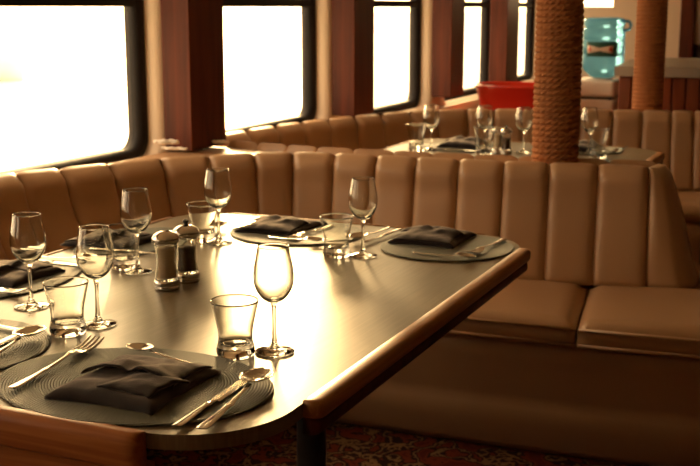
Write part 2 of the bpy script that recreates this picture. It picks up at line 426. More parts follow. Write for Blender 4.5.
# core behind the panels, with the ledge to the window wall
core = [(-2.3, 1.1)] + [(p[0] - n_[0] * .05, p[1] - n_[1] * .05) for p, n_ in list(zip(P1, N1))[:-1]] + [(-.60, 3.70), (-.60, 3.76), (-2.26, 3.76), (-2.315, 3.66), (-2.315, 1.1)]
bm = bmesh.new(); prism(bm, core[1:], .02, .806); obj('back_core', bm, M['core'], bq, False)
# seat base (skirt) with inward slope and crease roll; window leg and rear leg of the L
def skirt(parent, front, rear, sign=1, zt=.37):
    """front: list of (x,y) at the top front; leans in towards rear at the floor"""
    bm = bmesh.new(); G = []
    m_ = len(front)
    for (fx, fy), (rx, ry) in zip(front, rear):
        nx, ny = norm2(rx - fx, ry - fy); row = [(rx, ry, .002), (rx, ry, zt)]
        for d, z in ((.012, zt), (0, zt - .010), (.012, zt - .06), (.022, .28), (.030, .20), (.041, .178), (.030, .160), (.045, .10), (.075, .03), (.095, .002)):
            row.append((fx + nx * d, fy + ny * d, z))
        G.append(row)
    V = skin_grid(bm, G, closed_v=True); bm.faces.new(V[0]); bm.faces.new(V[-1])
    return obj('seat_base', bm, M['vinyl'], parent)
F1 = [(-1.86, 1.1), (-1.86, 1.6), (-1.86, 2.2), (-1.85, 2.75), (-1.80, 2.96), (-1.66, 3.07), (-1.45, 3.09), (-1.2, 3.09), (-.95, 3.10), (-.65, 3.115), (-.35, 3.145), (-.1, 3.17)]
R1 = [(-2.2, 1.1), (-2.2, 1.6), (-2.2, 2.2), (-2.15, 2.9), (-2.08, 3.14), (-1.85, 3.40), (-1.50, 3.50), (-1.2, 3.52), (-.98, 3.54), (-.70, 3.58), (-.40, 3.62), (-.08, 3.66)]
skirt(bq, F1, R1)
cushion([(-.733, 3.585), (-.02, 3.70), (-.09, 3.155), (-.662, 3.098)], .375, .452, bq)
cushion([(-1.37, 3.53), (-.742, 3.585), (-.670, 3.097), (-1.31, 3.075)], .375, .452, bq)
cushion([(-1.95, 3.25), (-1.38, 3.53), (-1.32, 3.075), (-1.70, 3.04)], .375, .452, bq)
cushion([(-2.10, 2.70), (-1.96, 3.24), (-1.71, 3.03), (-1.84, 2.72)], .375, .452, bq)
cushion([(-2.10, 1.95), (-2.10, 2.69), (-1.84, 2.71), (-1.84, 1.95)], .375, .452, bq)
cushion([(-2.10, 1.12), (-2.10, 1.94), (-1.84, 1.94), (-1.84, 1.12)], .375, .452, bq)
for zz in (.386, .432): welt([(x, y - .003, zz) for x, y in [(-1.3, 3.078), (-.95, 3.088), (-.668, 3.097)]], bq, .0045)
for zz in (.386, .432): welt([(x, y - .003, zz) for x, y in [(-.660, 3.098), (-.35, 3.125), (-.09, 3.153)]], bq, .0045)

# second banquette
bq2 = thing('banquette', 'tan vinyl banquette wrapping the farther table, behind the nearer banquette', 'banquette', (0, 0, 0), 0, 'tan channel-backed banquettes')
P2 = [(-2.285, 3.90), (-2.272, 4.108), (-2.25, 4.32), (-2.214, 4.497), (-2.165, 4.67), (-2.110, 4.846), (-2.040, 5.00), (-1.965, 5.18), (-1.87, 5.30), (-1.755, 5.41), (-1.632, 5.466),
      (-1.50, 5.505), (-1.365, 5.555), (-1.225, 5.60), (-1.078, 5.651), (-.94, 5.685), (-.802, 5.713), (-.70, 5.745), (-.56, 5.78), (-.42, 5.81), (-.28, 5.83), (-.14, 5.85), (0, 5.87), (.14, 5.88)]
back_row(P2, [.83] * len(P2), .09, 1, bq2, zb=.45, bulge=.010, back=.03)
P2n = [(-.572, 3.775), (-.733, 3.765), (-.886, 3.745), (-1.033, 3.725), (-1.185, 3.71), (-1.334, 3.70), (-1.477, 3.695), (-1.631, 3.69), (-1.773, 3.69), (-1.90, 3.70), (-2.03, 3.715), (-2.17, 3.74)]
P2n = [(x, y + .045) for x, y in P2n]
back_row(P2n, [.828] * len(P2n), .07, 1, bq2, zb=.45, bulge=.012, back=.035)
n2 = normals(P2, 1)
core = [(max(-2.30, p[0] - n_[0] * .05), p[1] - n_[1] * .05) for p, n_ in zip(P2, n2)]
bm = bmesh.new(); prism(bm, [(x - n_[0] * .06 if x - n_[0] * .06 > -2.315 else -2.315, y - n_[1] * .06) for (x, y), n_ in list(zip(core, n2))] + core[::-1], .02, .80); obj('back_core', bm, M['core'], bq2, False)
F2 = [(-1.86, 4.25), (-1.84, 4.6), (-1.74, 4.86), (-1.58, 5.02), (-1.3, 5.10), (-.9, 5.19), (-.5, 5.27), (.1, 5.34)]
R2 = [(-2.16, 4.25), (-2.10, 4.7), (-1.98, 4.98), (-1.72, 5.30), (-1.40, 5.42), (-1.0, 5.56), (-.5, 5.68), (.1, 5.78)]
skirt(bq2, F2, R2)
for a in range(len(F2) - 1):
    cushion([R2[a], (R2[a + 1][0] - .006, R2[a + 1][1]), (F2[a + 1][0] - .006, F2[a + 1][1] - .01), (F2[a][0], F2[a][1] - .01)], .375, .452, bq2, n=10)
bm = bmesh.new(); box(bm, -1.8, -.60, 3.93, 4.14, .002, .37, .01); obj('seat_base', bm, M['vinyl'], bq2, False)
for a in range(2): cushion([(-.62 - .59 * a, 3.89), (-1.20 - .59 * a, 3.89), (-1.20 - .59 * a, 4.14), (-.62 - .59 * a, 4.14)], .375, .45, bq2, n=10)

# ------------------------------------------------------------------ tables
def rrect(x0, x1, y0, y1, r, n=10):
    pts = []
    for (cx, cy, a0, rr) in ((x1 - r[0], y1 - r[0], 0, r[0]), (x0 + r[1], y1 - r[1], 90, r[1]), (x0 + r[2], y0 + r[2], 180, r[2]), (x1 - r[3], y0 + r[3], 270, r[3])):
        for k in range(n + 1):
            a = math.radians(a0 + 90 * k / n); pts.append((cx + rr * math.cos(a), cy + rr * math.sin(a)))
    return pts
def strip(bm, a, b_, w, z0, z1, r=.012, ends=True):
    """wood edging from a to b, extruded outward by w, rounded"""
    dx, dy = norm2(b_[0] - a[0], b_[1] - a[1]); nx, ny = dy, -dx
    g = math.copysign(1, w); h = z1 - z0
    sect = [(0, z0), (w - g * .004, z0), (w - g * .001, z0 + .10 * h), (w, z0 + .25 * h), (w, z1 - .30 * h), (w - g * .002, z1 - .12 * h), (w - g * .007, z1 - .001), (w - g * .012, z1), (g * .002, z1), (0, z1 - .001)]
    L = math.hypot(b_[0] - a[0], b_[1] - a[1]); G = []
    for s, k in ((0, .55), (.003, .8), (.010, .96), (.02, 1), (L - .02, 1), (L - .010, .96), (L - .003, .8), (L, .55)):
        G.append([(a[0] + dx * s + nx * o * k, a[1] + dy * s + ny * o * k, (z0 + z1) / 2 + (z - (z0 + z1) / 2) * (.86 + .14 * k if k < 1 else 1)) for o, z in sect])
    V = skin_grid(bm, G, closed_v=True); bm.faces.new(V[0]); bm.faces.new(V[-1]); return bm
def table(name, label, x0, x1, y0, y1, rad, detail=True):
    cx, cy = (x0 + x1) / 2, (y0 + y1) / 2
    t = thing(name, label, 'table', (cx, cy, 0), 0, 'grey-green laminate dining tables with wood edging')
    e = .028
    X0, X1, Y0, Y1 = x0 - cx, x1 - cx, y0 - cy, y1 - cy
    bm = bmesh.new(); prism(bm, rrect(X0 + e * .6, X1 - e, Y0 + e * .5, Y1 - e * .6, rad, 14), .727, .75, .002, 1)
    obj('table_top', bm, M['laminate'], t, False)
    bm = bmesh.new(); strip(bm, (X1 - e, Y1 - rad[0] * .98), (X1 - e, Y0 + rad[3] * 1.32), -e - .004, .727, .755); o = obj('edge_strip', bm, M['edge_y'], t)
    bm = bmesh.new(); strip(bm, (X1 - e, Y1 - rad[0] * .98), (X1 - e, Y0 + rad[3] * 1.32), -e + .003, .700, .7265); o = obj('shade_strip', bm, M['mahogany_y'], t)  # dark strip stands in for the shade on the edging's unlit lower side
    bm = bmesh.new(); strip(bm, (X1 - rad[3] * 1.09, Y0 + e * .5), (X0 + rad[2], Y0 + e * .5), -.026, .700, .754); obj('edge_strip', bm, M['edge_x'], t)
    bm = bmesh.new(); strip(bm, (X0 + rad[1], Y1 - e * .6), (X1 - rad[0] * 1.0, Y1 - e * .6), -.018, .705, .7525); obj('edge_strip', bm, M['edge_y'], t)
    bm = bmesh.new(); strip(bm, (X0 + e * .6, Y0 + rad[2]), (X0 + e * .6, Y1 - rad[1]), -.018, .705, .7525); obj('edge_strip', bm, M['edge_y'], t)
    for yy in (Y0 + .20, Y1 - .30):
        bm = bmesh.new(); lathe(bm, [(0, .003), (.24, .003), (.24, .018), (.20, .030), (.05, .045), (.038, .07), (.038, .69), (.09, .70), (.09, .7262), (0, .7262)], 32, 0, yy); obj('pedestal', bm, M['black'], t)
    return t
RAD = (.16, .13, .10, .16)
tb = table('dining_table', 'grey-green laminate dining table with oak edging, laid for six, nearest the camera', -1.745, -.688, 1.232, 2.80, RAD)
# shaped wood bracket under the front edging
bm = bmesh.new()
prof = [(-.20, .688), (.145, .688), (.145, .50), (.02, .50), (-.02, .56), (-.07, .62), (-.14, .658), (-.20, .670)]
for s in (0, 1): pass
a0 = [bm.verts.new((x - .02, -.772, z + .010)) for x, z in prof]; a1 = [bm.verts.new((x - .02, -.745, z + .010)) for x, z in prof]
bm.faces.new(a0); bm.faces.new(a1[::-1])
for i in range(len(prof)): bm.faces.new((a0[i], a0[(i + 1) % len(prof)], a1[(i + 1) % len(prof)], a1[i]))
bmesh.ops.translate(bm, vec=(.225, 0, 0), verts=bm.verts)
obj('bracket', bm, M['edge_x'], tb, False)
tb2 = table('dining_table', 'grey-green laminate dining table with wood edging in the farther booth, behind the near seat back', -1.79, -.68, 4.17, 4.86, (.16, .13, .13, .16))

# ------------------------------------------------------------------ glassware and mills
TZ = .7505
def make_wineglass(label, group):
    t = thing('wine_glass', label, 'wine glass', (0, 0, 0), 0, group)
    bm = bmesh.new()
    foot = smooth_curve([(.0, .0), (.030, .0), (.0335, .0012), (.0330, .0026), (.022, .0050), (.010, .0085), (.0055, .016)], 4)
    lathe(bm, foot + [(0, .016)], 48); obj('foot', bm, M['glass'], t)
    bm = bmesh.new(); stem = smooth_curve([(.0053, .0162), (.0040, .03), (.0035, .055), (.0042, .078), (.0065, .088)], 5)
    lathe(bm, [(0, .0162)] + stem + [(0, .088)], 24); obj('stem', bm, M['glass'], t)
    bm = bmesh.new()
    outer_ = smooth_curve([(0, .0882), (.010, .0895), (.022, .098), (.0315, .114), (.0345, .130), (.0335, .148), (.0298, .168), (.0268, .186)], 6)
    inner_ = smooth_curve([(.0256, .186), (.0286, .168), (.0322, .148), (.0331, .130), (.0300, .1155), (.0205, .1010), (.009, .0940), (0, .0930)], 6)
    lathe(bm, outer_ + [(.0262, .1867)] + inner_, 56); obj('bowl', bm, M['glass'], t)
    return t
def make_tumbler(label, group):
    bm = bmesh.new()
    outer_ = smooth_curve([(0, 0), (.027, 0), (.0315, .002), (.0330, .010), (.0310, .020), (.0292, .030), (.0305, .048), (.0350, .070), (.0410, .096)], 6)
    inner_ = smooth_curve([(.0395, .096), (.0335, .070), (.0288, .048), (.0272, .030), (.0250, .0215), (.018, .0190), (0, .0185)], 6)
    lathe(bm, outer_ + [(.0403, .0967)] + inner_, 56)
    return tag(obj('water_tumbler', bm, M['glass']), label, 'tumbler', group)
G1 = 'glasses on the nearer table'; G2 = 'glasses on the farther table'
wine_spots = [((-.873, 1.652), 'wine glass nearest the camera, beside the front tumbler right of the napkin'),
              ((-1.253, 1.670), 'wine glass behind the left front tumbler, left of the salt mill'),
              ((-1.452, 1.724), 'leftmost wine glass on the nearer table, its foot next to the frame edge'),
              ((-1.432, 2.062), 'wine glass directly left behind the salt mill, in front of a dark napkin'),
              ((-1.428, 2.412), 'wine glass in the far left corner of the nearer table, beside a sunlit tumbler'),
              ((-1.037, 2.419), 'wine glass near the middle of the table back, beside the right rear tumbler')]
w0 = make_wineglass(wine_spots[0][1], G1); w0.location = (*wine_spots[0][0], TZ)
for (p, lb), rz in zip(wine_spots[1:], (.4, 1.1, 2., .7, 1.5)): dup(w0, (*p, TZ), rz, lb)
tum_spots = [((-.926, 1.611), 'short flared water tumbler beside the nearest wine glass, at the edge of the front placemat'),
             ((-1.270, 1.603), 'short flared water tumbler left of centre, between the fork tines and the second wine glass'),
             ((-1.508, 1.640), 'short flared water tumbler cut by the left edge of the photo'),
             ((-1.482, 2.085), 'short flared water tumbler in front of a dark napkin, left of the salt mill'),
             ((-1.478, 2.42), 'short flared water tumbler glowing in sunlight at the far left of the table'),
             ((-1.095, 2.395), 'short flared water tumbler at the right rear, between the two back placemats')]
u0 = make_tumbler(tum_spots[0][1], G1); u0.location = (*tum_spots[0][0], TZ)
for p, lb in tum_spots[1:]: dup(u0, (*p, TZ), 0, lb)

def make_mill(name, label, cat, fill, knob, group):
    t = thing(name, label, cat, (0, 0, 0), 0, group)
    bm = bmesh.new()
    prof = [(0, 0), (.0255, 0)]
    for k in range(2):
        z = k * .010; prof += [(.0265, z + .001), (.0275, z + .004), (.0275, z + .007), (.0262, z + .0095)]
    prof += [(.0245, .021), (0, .021)]
    lathe(bm, prof, 40); obj('base_ring', bm, M['chrome'], t)
    bm = bmesh.new()
    out_ = smooth_curve([(.0245, .0213), (.0228, .035), (.0205, .058), (.0215, .080), (.0235, .098)], 5); in_ = [(r - .0028, z) for r, z in out_[::-1]]
    in_[-1] = (in_[-1][0], .024)
    lathe(bm, [(0, .0213)] + out_ + in_ + [(0, .024)], 40); obj('glass_body', bm, M['glass'], t)
    bm = bmesh.new(); h = .092 if fill == 'salt' else .078
    c = [(r - .0033, z) for r, z in out_ if .0245 < z < h]; lathe(bm, [(0, .0245)] + c + [(0, c[-1][1] + .001)], 32); obj('contents', bm, M[fill], t)
    bm = bmesh.new()
    lathe(bm, [(0, .099)] + smooth_curve([(.0225, .099), (.0275, .1005), (.0292, .106), (.0280, .112), (.0215, .119), (.012, .1235), (.004, .125)], 5) + [(0, .125)], 40); obj('cap', bm, M['chrome'], t)
    if knob:
        bm = bmesh.new(); lathe(bm, [(0, .1252), (.004, .1252), (.0045, .128), (.0065, .131), (.0065, .134), (.004, .1365), (0, .137)], 24); obj('knob', bm, M['black'], t)
    return t
GM = 'salt and pepper mills on the nearer table'
s0 = make_mill('salt_mill', 'glass salt mill with pale contents and chrome cap, in the middle of the near table', 'mill', 'salt', False, GM); s0.location = (-1.286, 1.955, TZ)
p0 = make_mill('pepper_mill', 'glass pepper mill with dark contents and a knob on its chrome cap', 'mill', 'pepper', True, GM); p0.location = (-1.283, 2.030, TZ)

# ------------------------------------------------------------------ placemats
def make_mat(label, a, b_, loc, rz=0.):
    bm = bmesh.new(); k = a / .21
    n = 72; prof = [(.0, .0035), (.3, .0036), (.6, .0036), (.93, .0036), (.975, .0040), (.995, .0030), (1.0, .0016), (.992, 0), (0, 0)]
    V = []
    for r, z in prof:
        V.append([bm.verts.new((0, 0, z))] if r == 0 else [bm.verts.new((a * r * math.cos(2 * PI * i / n), b_ * r * math.sin(2 * PI * i / n), z)) for i in range(n)])
    for q in range(len(V) - 1):
        A, B_ = V[q], V[q + 1]
        for i in range(n):
            j = (i + 1) % n
            if len(A) == 1: bm.faces.new((A[0], B_[i], B_[j]))
            elif len(B_) == 1: bm.faces.new((A[i], A[j], B_[0]))
            else: bm.faces.new((A[i], A[j], B_[j], B_[i]))
    o = obj('placemat', bm, M['mat']); o.location = (*loc, TZ - .0003 + .0006); o.rotation_euler = (0, 0, rz)
    return tag(o, label, 'placemat', 'round braided placemats')
make_mat('braided grey-green placemat closest to the camera, under the big dark napkin', .230, .176, (-.996, 1.412))
make_mat('braided grey-green placemat cut by the left photo edge, left of the front one', .187, .187, (-1.412, 1.434))
make_mat('braided placemat on the left side, under the leftmost wine glass', .13, .20, (-1.645, 1.88))
make_mat('braided placemat on the window side, behind the tumbler left of the mills', .12, .19, (-1.625, 2.33))
make_mat('braided placemat at the table back, left one, under the napkin in the sun', .178, .165, (-1.305, 2.605))
make_mat('braided placemat at the far right corner of the nearer table', .165, .165, (-.885, 2.590))

# ------------------------------------------------------------------ napkins
def make_napkin(label, group, sx=.182, sy=.20, th=.015, seed=1):
    t = thing('napkin', label, 'napkin', (0, 0, 0), 0, group)
    nu, nv = 30, 26
    def sheet(x0, x1, y0, y1, hfun, th_fun, shear=0.):
        bm = bmesh.new(); top, bot = [], []
        for i in range(nu + 1):
            u = i / nu; rt, rb = [], []
            for j in range(nv + 1):
                v = j / nv
                a, c = 2 * u - 1, 2 * v - 1
                bowx = 1 - .055 * (1 - c * c) + .03 * a * a * c * c; bowy = 1 - .055 * (1 - a * a) + .03 * a * a * c * c
                x = (x0 + x1) / 2 + a * (x1 - x0) / 2 * bowx + .002 * noise.noise(Vector((v * 5, seed, 0))); y = (y0 + y1) / 2 + c * (y1 - y0) / 2 * bowy + .002 * noise.noise(Vector((u * 5, seed, 3)))
                x += shear * c
                lo = hfun(u, v); hi = lo + th_fun(u, v)
                rt.append((x, y, hi)); rb.append((x, y, lo))
            top.append(rt); bot.append(rb)
        slab_grid(bm, top, bot); return bm
    def edge(u, v, p=5): return (max(0., 1 - abs(2 * u - 1) ** p) * max(0., 1 - abs(2 * v - 1) ** p)) ** .5
    wr = lambda u, v, a: a * noise.noise(Vector((u * 4, v * 5, seed * 3.1))) + a * .5 * noise.noise(Vector((u * 9, v * 8, seed)))
    # lower folded pad
    body = lambda u, v: .005 + (th + .004 * (1 - v)) * edge(u, v, 7) * (.75 + .25 * math.sin(PI * u) * math.sin(PI * (.15 + .7 * v))) + wr(u, v, .004) * edge(u, v)
    bm = sheet(-sx / 2, sx / 2, -sy / 2, sy / 2, lambda u, v: .0, body); obj('folded_pad', bm, M['napkin'], t)
    # upper flap lifting towards the front lip
    def h2(u, v):
        U, V_ = .06 + .88 * u, .38 + .60 * v
        base = body(U, V_) - .001
        lift = .016 * (1 - v) ** 2 * (math.sin(PI * u) ** .7 if 0 < u < 1 else 0) * (1 - .6 * math.exp(-((u - .5) / .09) ** 2))
        return base + lift + .0015 * (1 - edge(u, v, 8))
    bm = sheet(-sx * .44, sx * .44, -sy * .12, sy * .48, h2, lambda u, v: .0025 + .004 * edge(u, v, 3)); obj('top_flap', bm, M['napkin'], t)
    # tucked corner crossing the pad
    def h3(u, v):
        return body(.45 + .5 * u, .10 + .45 * v) + .001 + .006 * math.sin(PI * v) * u
    bm = sheet(sx * -.02, sx * .46, -sy * .40, sy * .02, h3, lambda u, v: .002 + .003 * edge(u, v, 3), .010); obj('tucked_corner', bm, M['napkin'], t)
    return t
GN = 'dark folded napkins on the nearer table'
nk = make_napkin('large dark folded napkin closest to the camera', GN); nk.location = (-.982, 1.396, TZ + .004); nk.rotation_euler = (0, 0, .03)
ZN = TZ + .0042
for p, rz, lb in [((-1.43, 1.40), .1, 'dark folded napkin of the setting cut off at the left edge of the photo'),
                  ((-1.665, 1.90), PI / 2, 'dark folded napkin seen behind the leftmost tumbler and wine glass stem'),
                  ((-1.665, 2.29), PI / 2, 'dark folded napkin on the window side, behind the second wine glass from left'),
                  ((-1.365, 2.625), PI, 'black folded napkin on the left of the two rear placemats'),
                  ((-.945, 2.655), PI, 'black folded napkin on the far right corner placemat')]:
    dup(nk, (*p, ZN), rz, lb, (.92, .90, .80) if p[1] > 1.5 else None)

# ------------------------------------------------------------------ cutlery (pointing +Y, handle end at the origin)
def loft(bm, stations, seg=12):
    """stations: (y, halfwidth, zlow, thickness)"""
    G = []
    for y, w, z, t in stations:
        G.append([(w * math.cos(2 * PI * k / seg), y, z + t / 2 + t / 2 * math.sin(2 * PI * k / seg)) for k in range(seg)])
    V = skin_grid(bm, G, closed_v=True); bm.faces.new(V[0]); bm.faces.new(V[-1]); return bm
def handle_st(L):
    return smooth_curve([(0, .0035, .0035, .001), (.004, .0078, .002, .0028), (.03, .0075, .0015, .0030), (.055, .0058, .0015, .0030), (.075, .0045, .002, .0032), (.085, .0062, .002, .0034), (.095, .0044, .0025, .0030), (L - .02, .0030, .005, .0026), (L, .0042, .008, .0020)], 4)
def make_spoon(label, group, k=1.):
    t = thing('spoon', label, 'spoon', (0, 0, 0), 0, group)
    L = .150 * k
    bm = bmesh.new(); loft(bm, handle_st(L)); obj('handle', bm, M['steel'], t)
    bm = bmesh.new(); top, bot = [], []
    for i in range(15):
        u = i / 14; rt, rb = [], []
        for j in range(13):
            v = 2 * j / 12 - 1
            y = L - .003 + .066 * u; w = .0215 * math.sin(PI * min(1, .07 + .90 * u)) ** .62 * (1 - .12 * (u - .5))
            x = w * v; r2 = min(1, v * v + (2 * u - 1) ** 2 * (1 - v * v))
            z = .0025 + .0085 * r2 ** .9 + .003 * (1 - u)
            rt.append((x, y, z + .0014)); rb.append((x, y, z))
        top.append(rt); bot.append(rb)
    slab_grid(bm, top, bot); obj('spoon_bowl', bm, M['steel'], t)
    return t
def make_fork(label, group):
    t = thing('fork', label, 'fork', (0, 0, 0), 0, group); L = .150
    bm = bmesh.new(); loft(bm, handle_st(L)); obj('handle', bm, M['steel'], t)
    bm = bmesh.new()
    loft(bm, smooth_curve([(L - .002, .004, .008, .002), (L + .008, .009, .0065, .002), (L + .018, .0125, .004, .002), (L + .030, .0135, .0035, .002)], 4))
    for k in range(4):
        x = -.0111 + k * .0074; G = []
        pts = smooth_curve([(x, L + .028, .0045), (x * 1.03, L + .045, .0042), (x * 1.06, L + .062, .0068), (x * 1.05, L + .078, .0115)], 4)
        tube(bm, pts, [.0023 - .0010 * (i / (len(pts) - 1)) ** 2 for i in range(len(pts))], 8)
    obj('fork_head', bm, M['steel'], t)
    return t
def make_knife(label, group):
    t = thing('knife', label, 'knife', (0, 0, 0), 0, group); L = .105
    bm = bmesh.new(); loft(bm, smooth_curve([(0, .0035, .0015, .001), (.004, .0075, .0005, .003), (.035, .0075, 0, .0040), (.06, .0060, 0, .0045), (.075, .0048, 0, .0050), (.085, .0066, 0, .0052), (.095, .0048, 0, .0045), (L, .0055, .001, .0035)], 4)); obj('handle', bm, M['steel'], t)
    bm = bmesh.new()
    G = []
    for i in range(15):
        u = i / 14; y = L - .001 + .105 * u; wr = .0085 if u < .8 else .0085 * math.sqrt(max(.02, 1 - ((u - .8) / .2) ** 2)); wl = -.0085
        wl = -.0055; G.append([(wl, y, .0012), (wl, y, .0032), (wr * .4, y, .0028), (wr, y, .0016), (wr * .4, y, .0010)])
    V = skin_grid(bm, G, closed_v=True); bm.faces.new(V[0]); bm.faces.new(V[-1]); obj('blade', bm, M['steel'], t, False)
    return t
GC = 'cutlery on the nearer table'
ZK = TZ + .0046
def ang(dx, dy): return math.atan2(dy, dx) - PI / 2
def put(o, x, y, dx, dy, z=ZK, s=1.): o.location = (x, y, z); o.rotation_euler = (0, 0, ang(dx, dy)); o.scale = (s, s, s); return o
def cp(o, x, y, dx, dy, lb, s=1., z=ZK): return dup(o, (x, y, z), ang(dx, dy), lb, (s, s, s))
fk = put(make_fork('steel fork left of the front napkin, tines pointing away from the camera', GC), -1.143, 1.300, -.028, .258, s=1.13)
kn = put(make_knife('steel knife on the front placemat, just left of the front spoon', GC), -.828, 1.270, -.010, .22, s=1.08)
sp = put(make_spoon('steel spoon at the right rim of the front placemat, bowl towards the tumbler', GC), -.788, 1.270, -.030, .25, s=1.18)
cp(sp, -.925, 1.512, -.19, .040, 'spoon laid crosswise, its bowl peeking out behind the front napkin', .85)
cp(sp, -1.272, 1.330, -.034, .25, 'steel spoon on the left front placemat, its bowl near the tumbler', 1.15)
cp(kn, -1.312, 1.310, -.02, .25, 'steel knife lying left of the spoon on the left front placemat', 1.15)
cp(sp, -1.34, 1.560, -.2, .03, 'spoon lying crosswise at the very left edge of the photo', 1.)
cp(fk, -1.73, 1.765, .24, .02, 'fork in front of the leftmost placemat napkin, seen past the tumbler', .95)
cp(kn, -1.75, 2.040, .24, .005, 'knife behind the leftmost wine glass, pointing to the table middle', .95)
cp(sp, -1.75, 2.078, .24, -.01, 'spoon behind the leftmost wine glass, beside the knife pointing inward', .95)
cp(kn, -1.66, 2.185, .22, .05, 'knife between the window side tumbler and the salt mill', .95)
cp(fk, -1.250, 2.705, -.02, -.2, 'fork right of the black napkin on the left rear placemat', .95)
cp(kn, -1.455, 2.735, -.03, -.2, 'knife left of the black napkin on the left rear placemat', .85)
cp(sp, -1.492, 2.72, -.03, -.2, 'spoon at the far left rim of the left rear placemat', .9)
cp(sp, -1.335, 2.50, .17, -.005, 'spoon lying crosswise in front of the left rear napkin', .75)
cp(fk, -.775, 2.715, -.02, -.2, 'fork on the right rim of the far right corner placemat', .95)
cp(kn, -1.065, 2.74, -.02, -.2, 'knife left of the napkin on the far right placemat, beside the wine glass stem', .98)
cp(sp, -1.098, 2.74, -.02, -.2, 'spoon between the two rear placemats, behind the wine glass', .95)
cp(sp, -.93, 2.475, .16, -.01, 'spoon lying crosswise at the front of the far right placemat', .75)

# ------------------------------------------------------------------ farther table things
T2 = TZ
G2c = 'table settings on the farther table'
for p, lb in [((-1.587, 4.419), 'leftmost wine glass on the farther table, next to a sunlit tumbler'),
              ((-1.375, 4.476), 'wine glass on the farther table just left of its mills'),
              ((-1.210, 4.477), 'wine glass on the farther table between the mills and the rope column'),
              ((-.960, 4.557), 'wine glass on the farther table right of the rope column')]:
    d = dup(w0, (*p, T2), .6, lb); d['group'] = G2
for p, lb in [((-1.632, 4.367), 'tall tumbler at the left end of the farther table'),
              ((-.905, 4.478), 'tumbler right of the rope column on the farther table'),
              ((-1.345, 4.37), 'tumbler left of the mills on the farther table')]:
    d = dup(u0, (*p, T2), 0, lb, (1, 1, 1.15)); d['group'] = G2
d = dup(s0, (-1.305, 4.44, T2), 0, 'salt mill on the farther table', (.85, .85, .85)); d['group'] = 'mills on the farther table'
d = dup(p0, (-1.262, 4.41, T2), 0, 'pepper mill on the farther table, left of the rope column', (.85, .85, .85)); d['group'] = 'mills on the farther table'
m2 = [o for o in C.objects if o.name == 'placemat.004'][0]
for p, lb in [((-1.50, 4.56), 'placemat on the farther table under the left dark napkin'), ((-1.02, 4.66), 'placemat on the farther table behind the rope column')]:
    d = dup(m2, (*p, T2 + .0003), 0, lb); d['group'] = 'placemats on the farther table'
for p, lb in [((-1.495, 4.58), 'black folded napkin on the farther table, left of the rope column'), ((-1.03, 4.67), 'dark napkin partly hidden by the rope column on the farther table')]:
    d = dup(nk, (*p, ZN), PI, lb, (.95, .95, 1)); d['group'] = 'napkins on the farther table'
d = cp(fk, -.845, 4.80, -.03, -.2, 'fork at the right end of the farther table'); d['group'] = 'cutlery on the farther table'
d = cp(kn, -1.60, 4.42, .2, -.02, 'knife at the left end of the farther table, in front of the napkin'); d['group'] = 'cutlery on the farther table'

# ------------------------------------------------------------------ rope wrapped columns
def rope_column(label, x, y, z0, z1, R=.058, rr=.0105, pitch=.0195):
    t = thing('rope_column', label, 'column', (x, y, z0), 0, 'rope-wrapped round columns')
    bm = bmesh.new(); lathe(bm, [(0, 0), (R, 0), (R, z1 - z0), (0, z1 - z0)], 32); obj('post', bm, M['core'], t)
    bm = bmesh.new(); turns = int((z1 - z0 - .02) / pitch); per = 150; G = []
    seg = 18; tw = 21.0  # strand twists per turn
    for i in range(turns * per + 1):
        a = 2 * PI * i / per; z = .0115 + pitch * i / per; row = []
        for k in range(seg):
            b_ = 2 * PI * k / seg
            lobe = .70 + .42 * abs(math.sin(1.5 * b_ - a * tw / 2))
            r_ = rr * lobe * (1.0)
            row.append(((R + rr * .85 + r_ * math.cos(b_)) * math.cos(a), (R + rr * .85 + r_ * math.cos(b_)) * math.sin(a), z + r_ * math.sin(b_)))
        G.append(row)
    V = skin_grid(bm, G, closed_v=True); bm.faces.new(V[0]); bm.faces.new(V[-1])
    obj('rope', bm, M['rope'], t)
    return t
rope_column('thick column wound with brown rope rising from the top of the nearer seat back', -.899, 3.735, .80, ZC - .002)
rope_column('slimmer looking rope-wound column farther back, in front of the bar counter', -.967, 5.985, .002, ZC - .002, pitch=.0205)

# ------------------------------------------------------------------ far objects
t = thing('bar_counter', 'bar counter with grey top and red-brown vertical boarded front', 'counter', (-1.2, 6.3, 0))
bm = bmesh.new(); prism(bm, [(0.02, .03), (2.2, .03), (2.2, 1.10), (-.065, 1.10)], .002, .965); obj('counter_body', bm, M['mahogany_x'], t, False)
bm = bmesh.new()
for i in range(30): box(bm, .022 + i * .0725, .022 + i * .0725 + .068, .004, .029, .01, .962, .006, 1)
obj('boarded_front', bm, M['mahogany_x'], t, False)
bm = bmesh.new(); prism(bm, [(0, -.02), (2.22, -.02), (2.22, 1.16), (-.095, 1.16)], .966, 1.02, .008); obj('worktop', bm, M['worktop'], t, False)
# mug
t = thing('mug', 'small dark mug at the back left end of the bar counter', 'mug', (-1.235, 7.36, 1.0205))
bm = bmesh.new(); lathe(bm, smooth_curve([(0, 0), (.034, 0), (.037, .004), (.038, .05), (.039, .098)], 3) + smooth_curve([(.036, .098), (.035, .05), (.034, .008), (0, .006)], 3), 32); obj('mug_body', bm, M['black'], t)
bm = bmesh.new(); tube(bm, smooth_curve([(.037, 0, .08), (.058, 0, .078), (.066, 0, .05), (.056, 0, .022), (.037, 0, .02)], 5), .004); obj('handle', bm, M['black'], t)
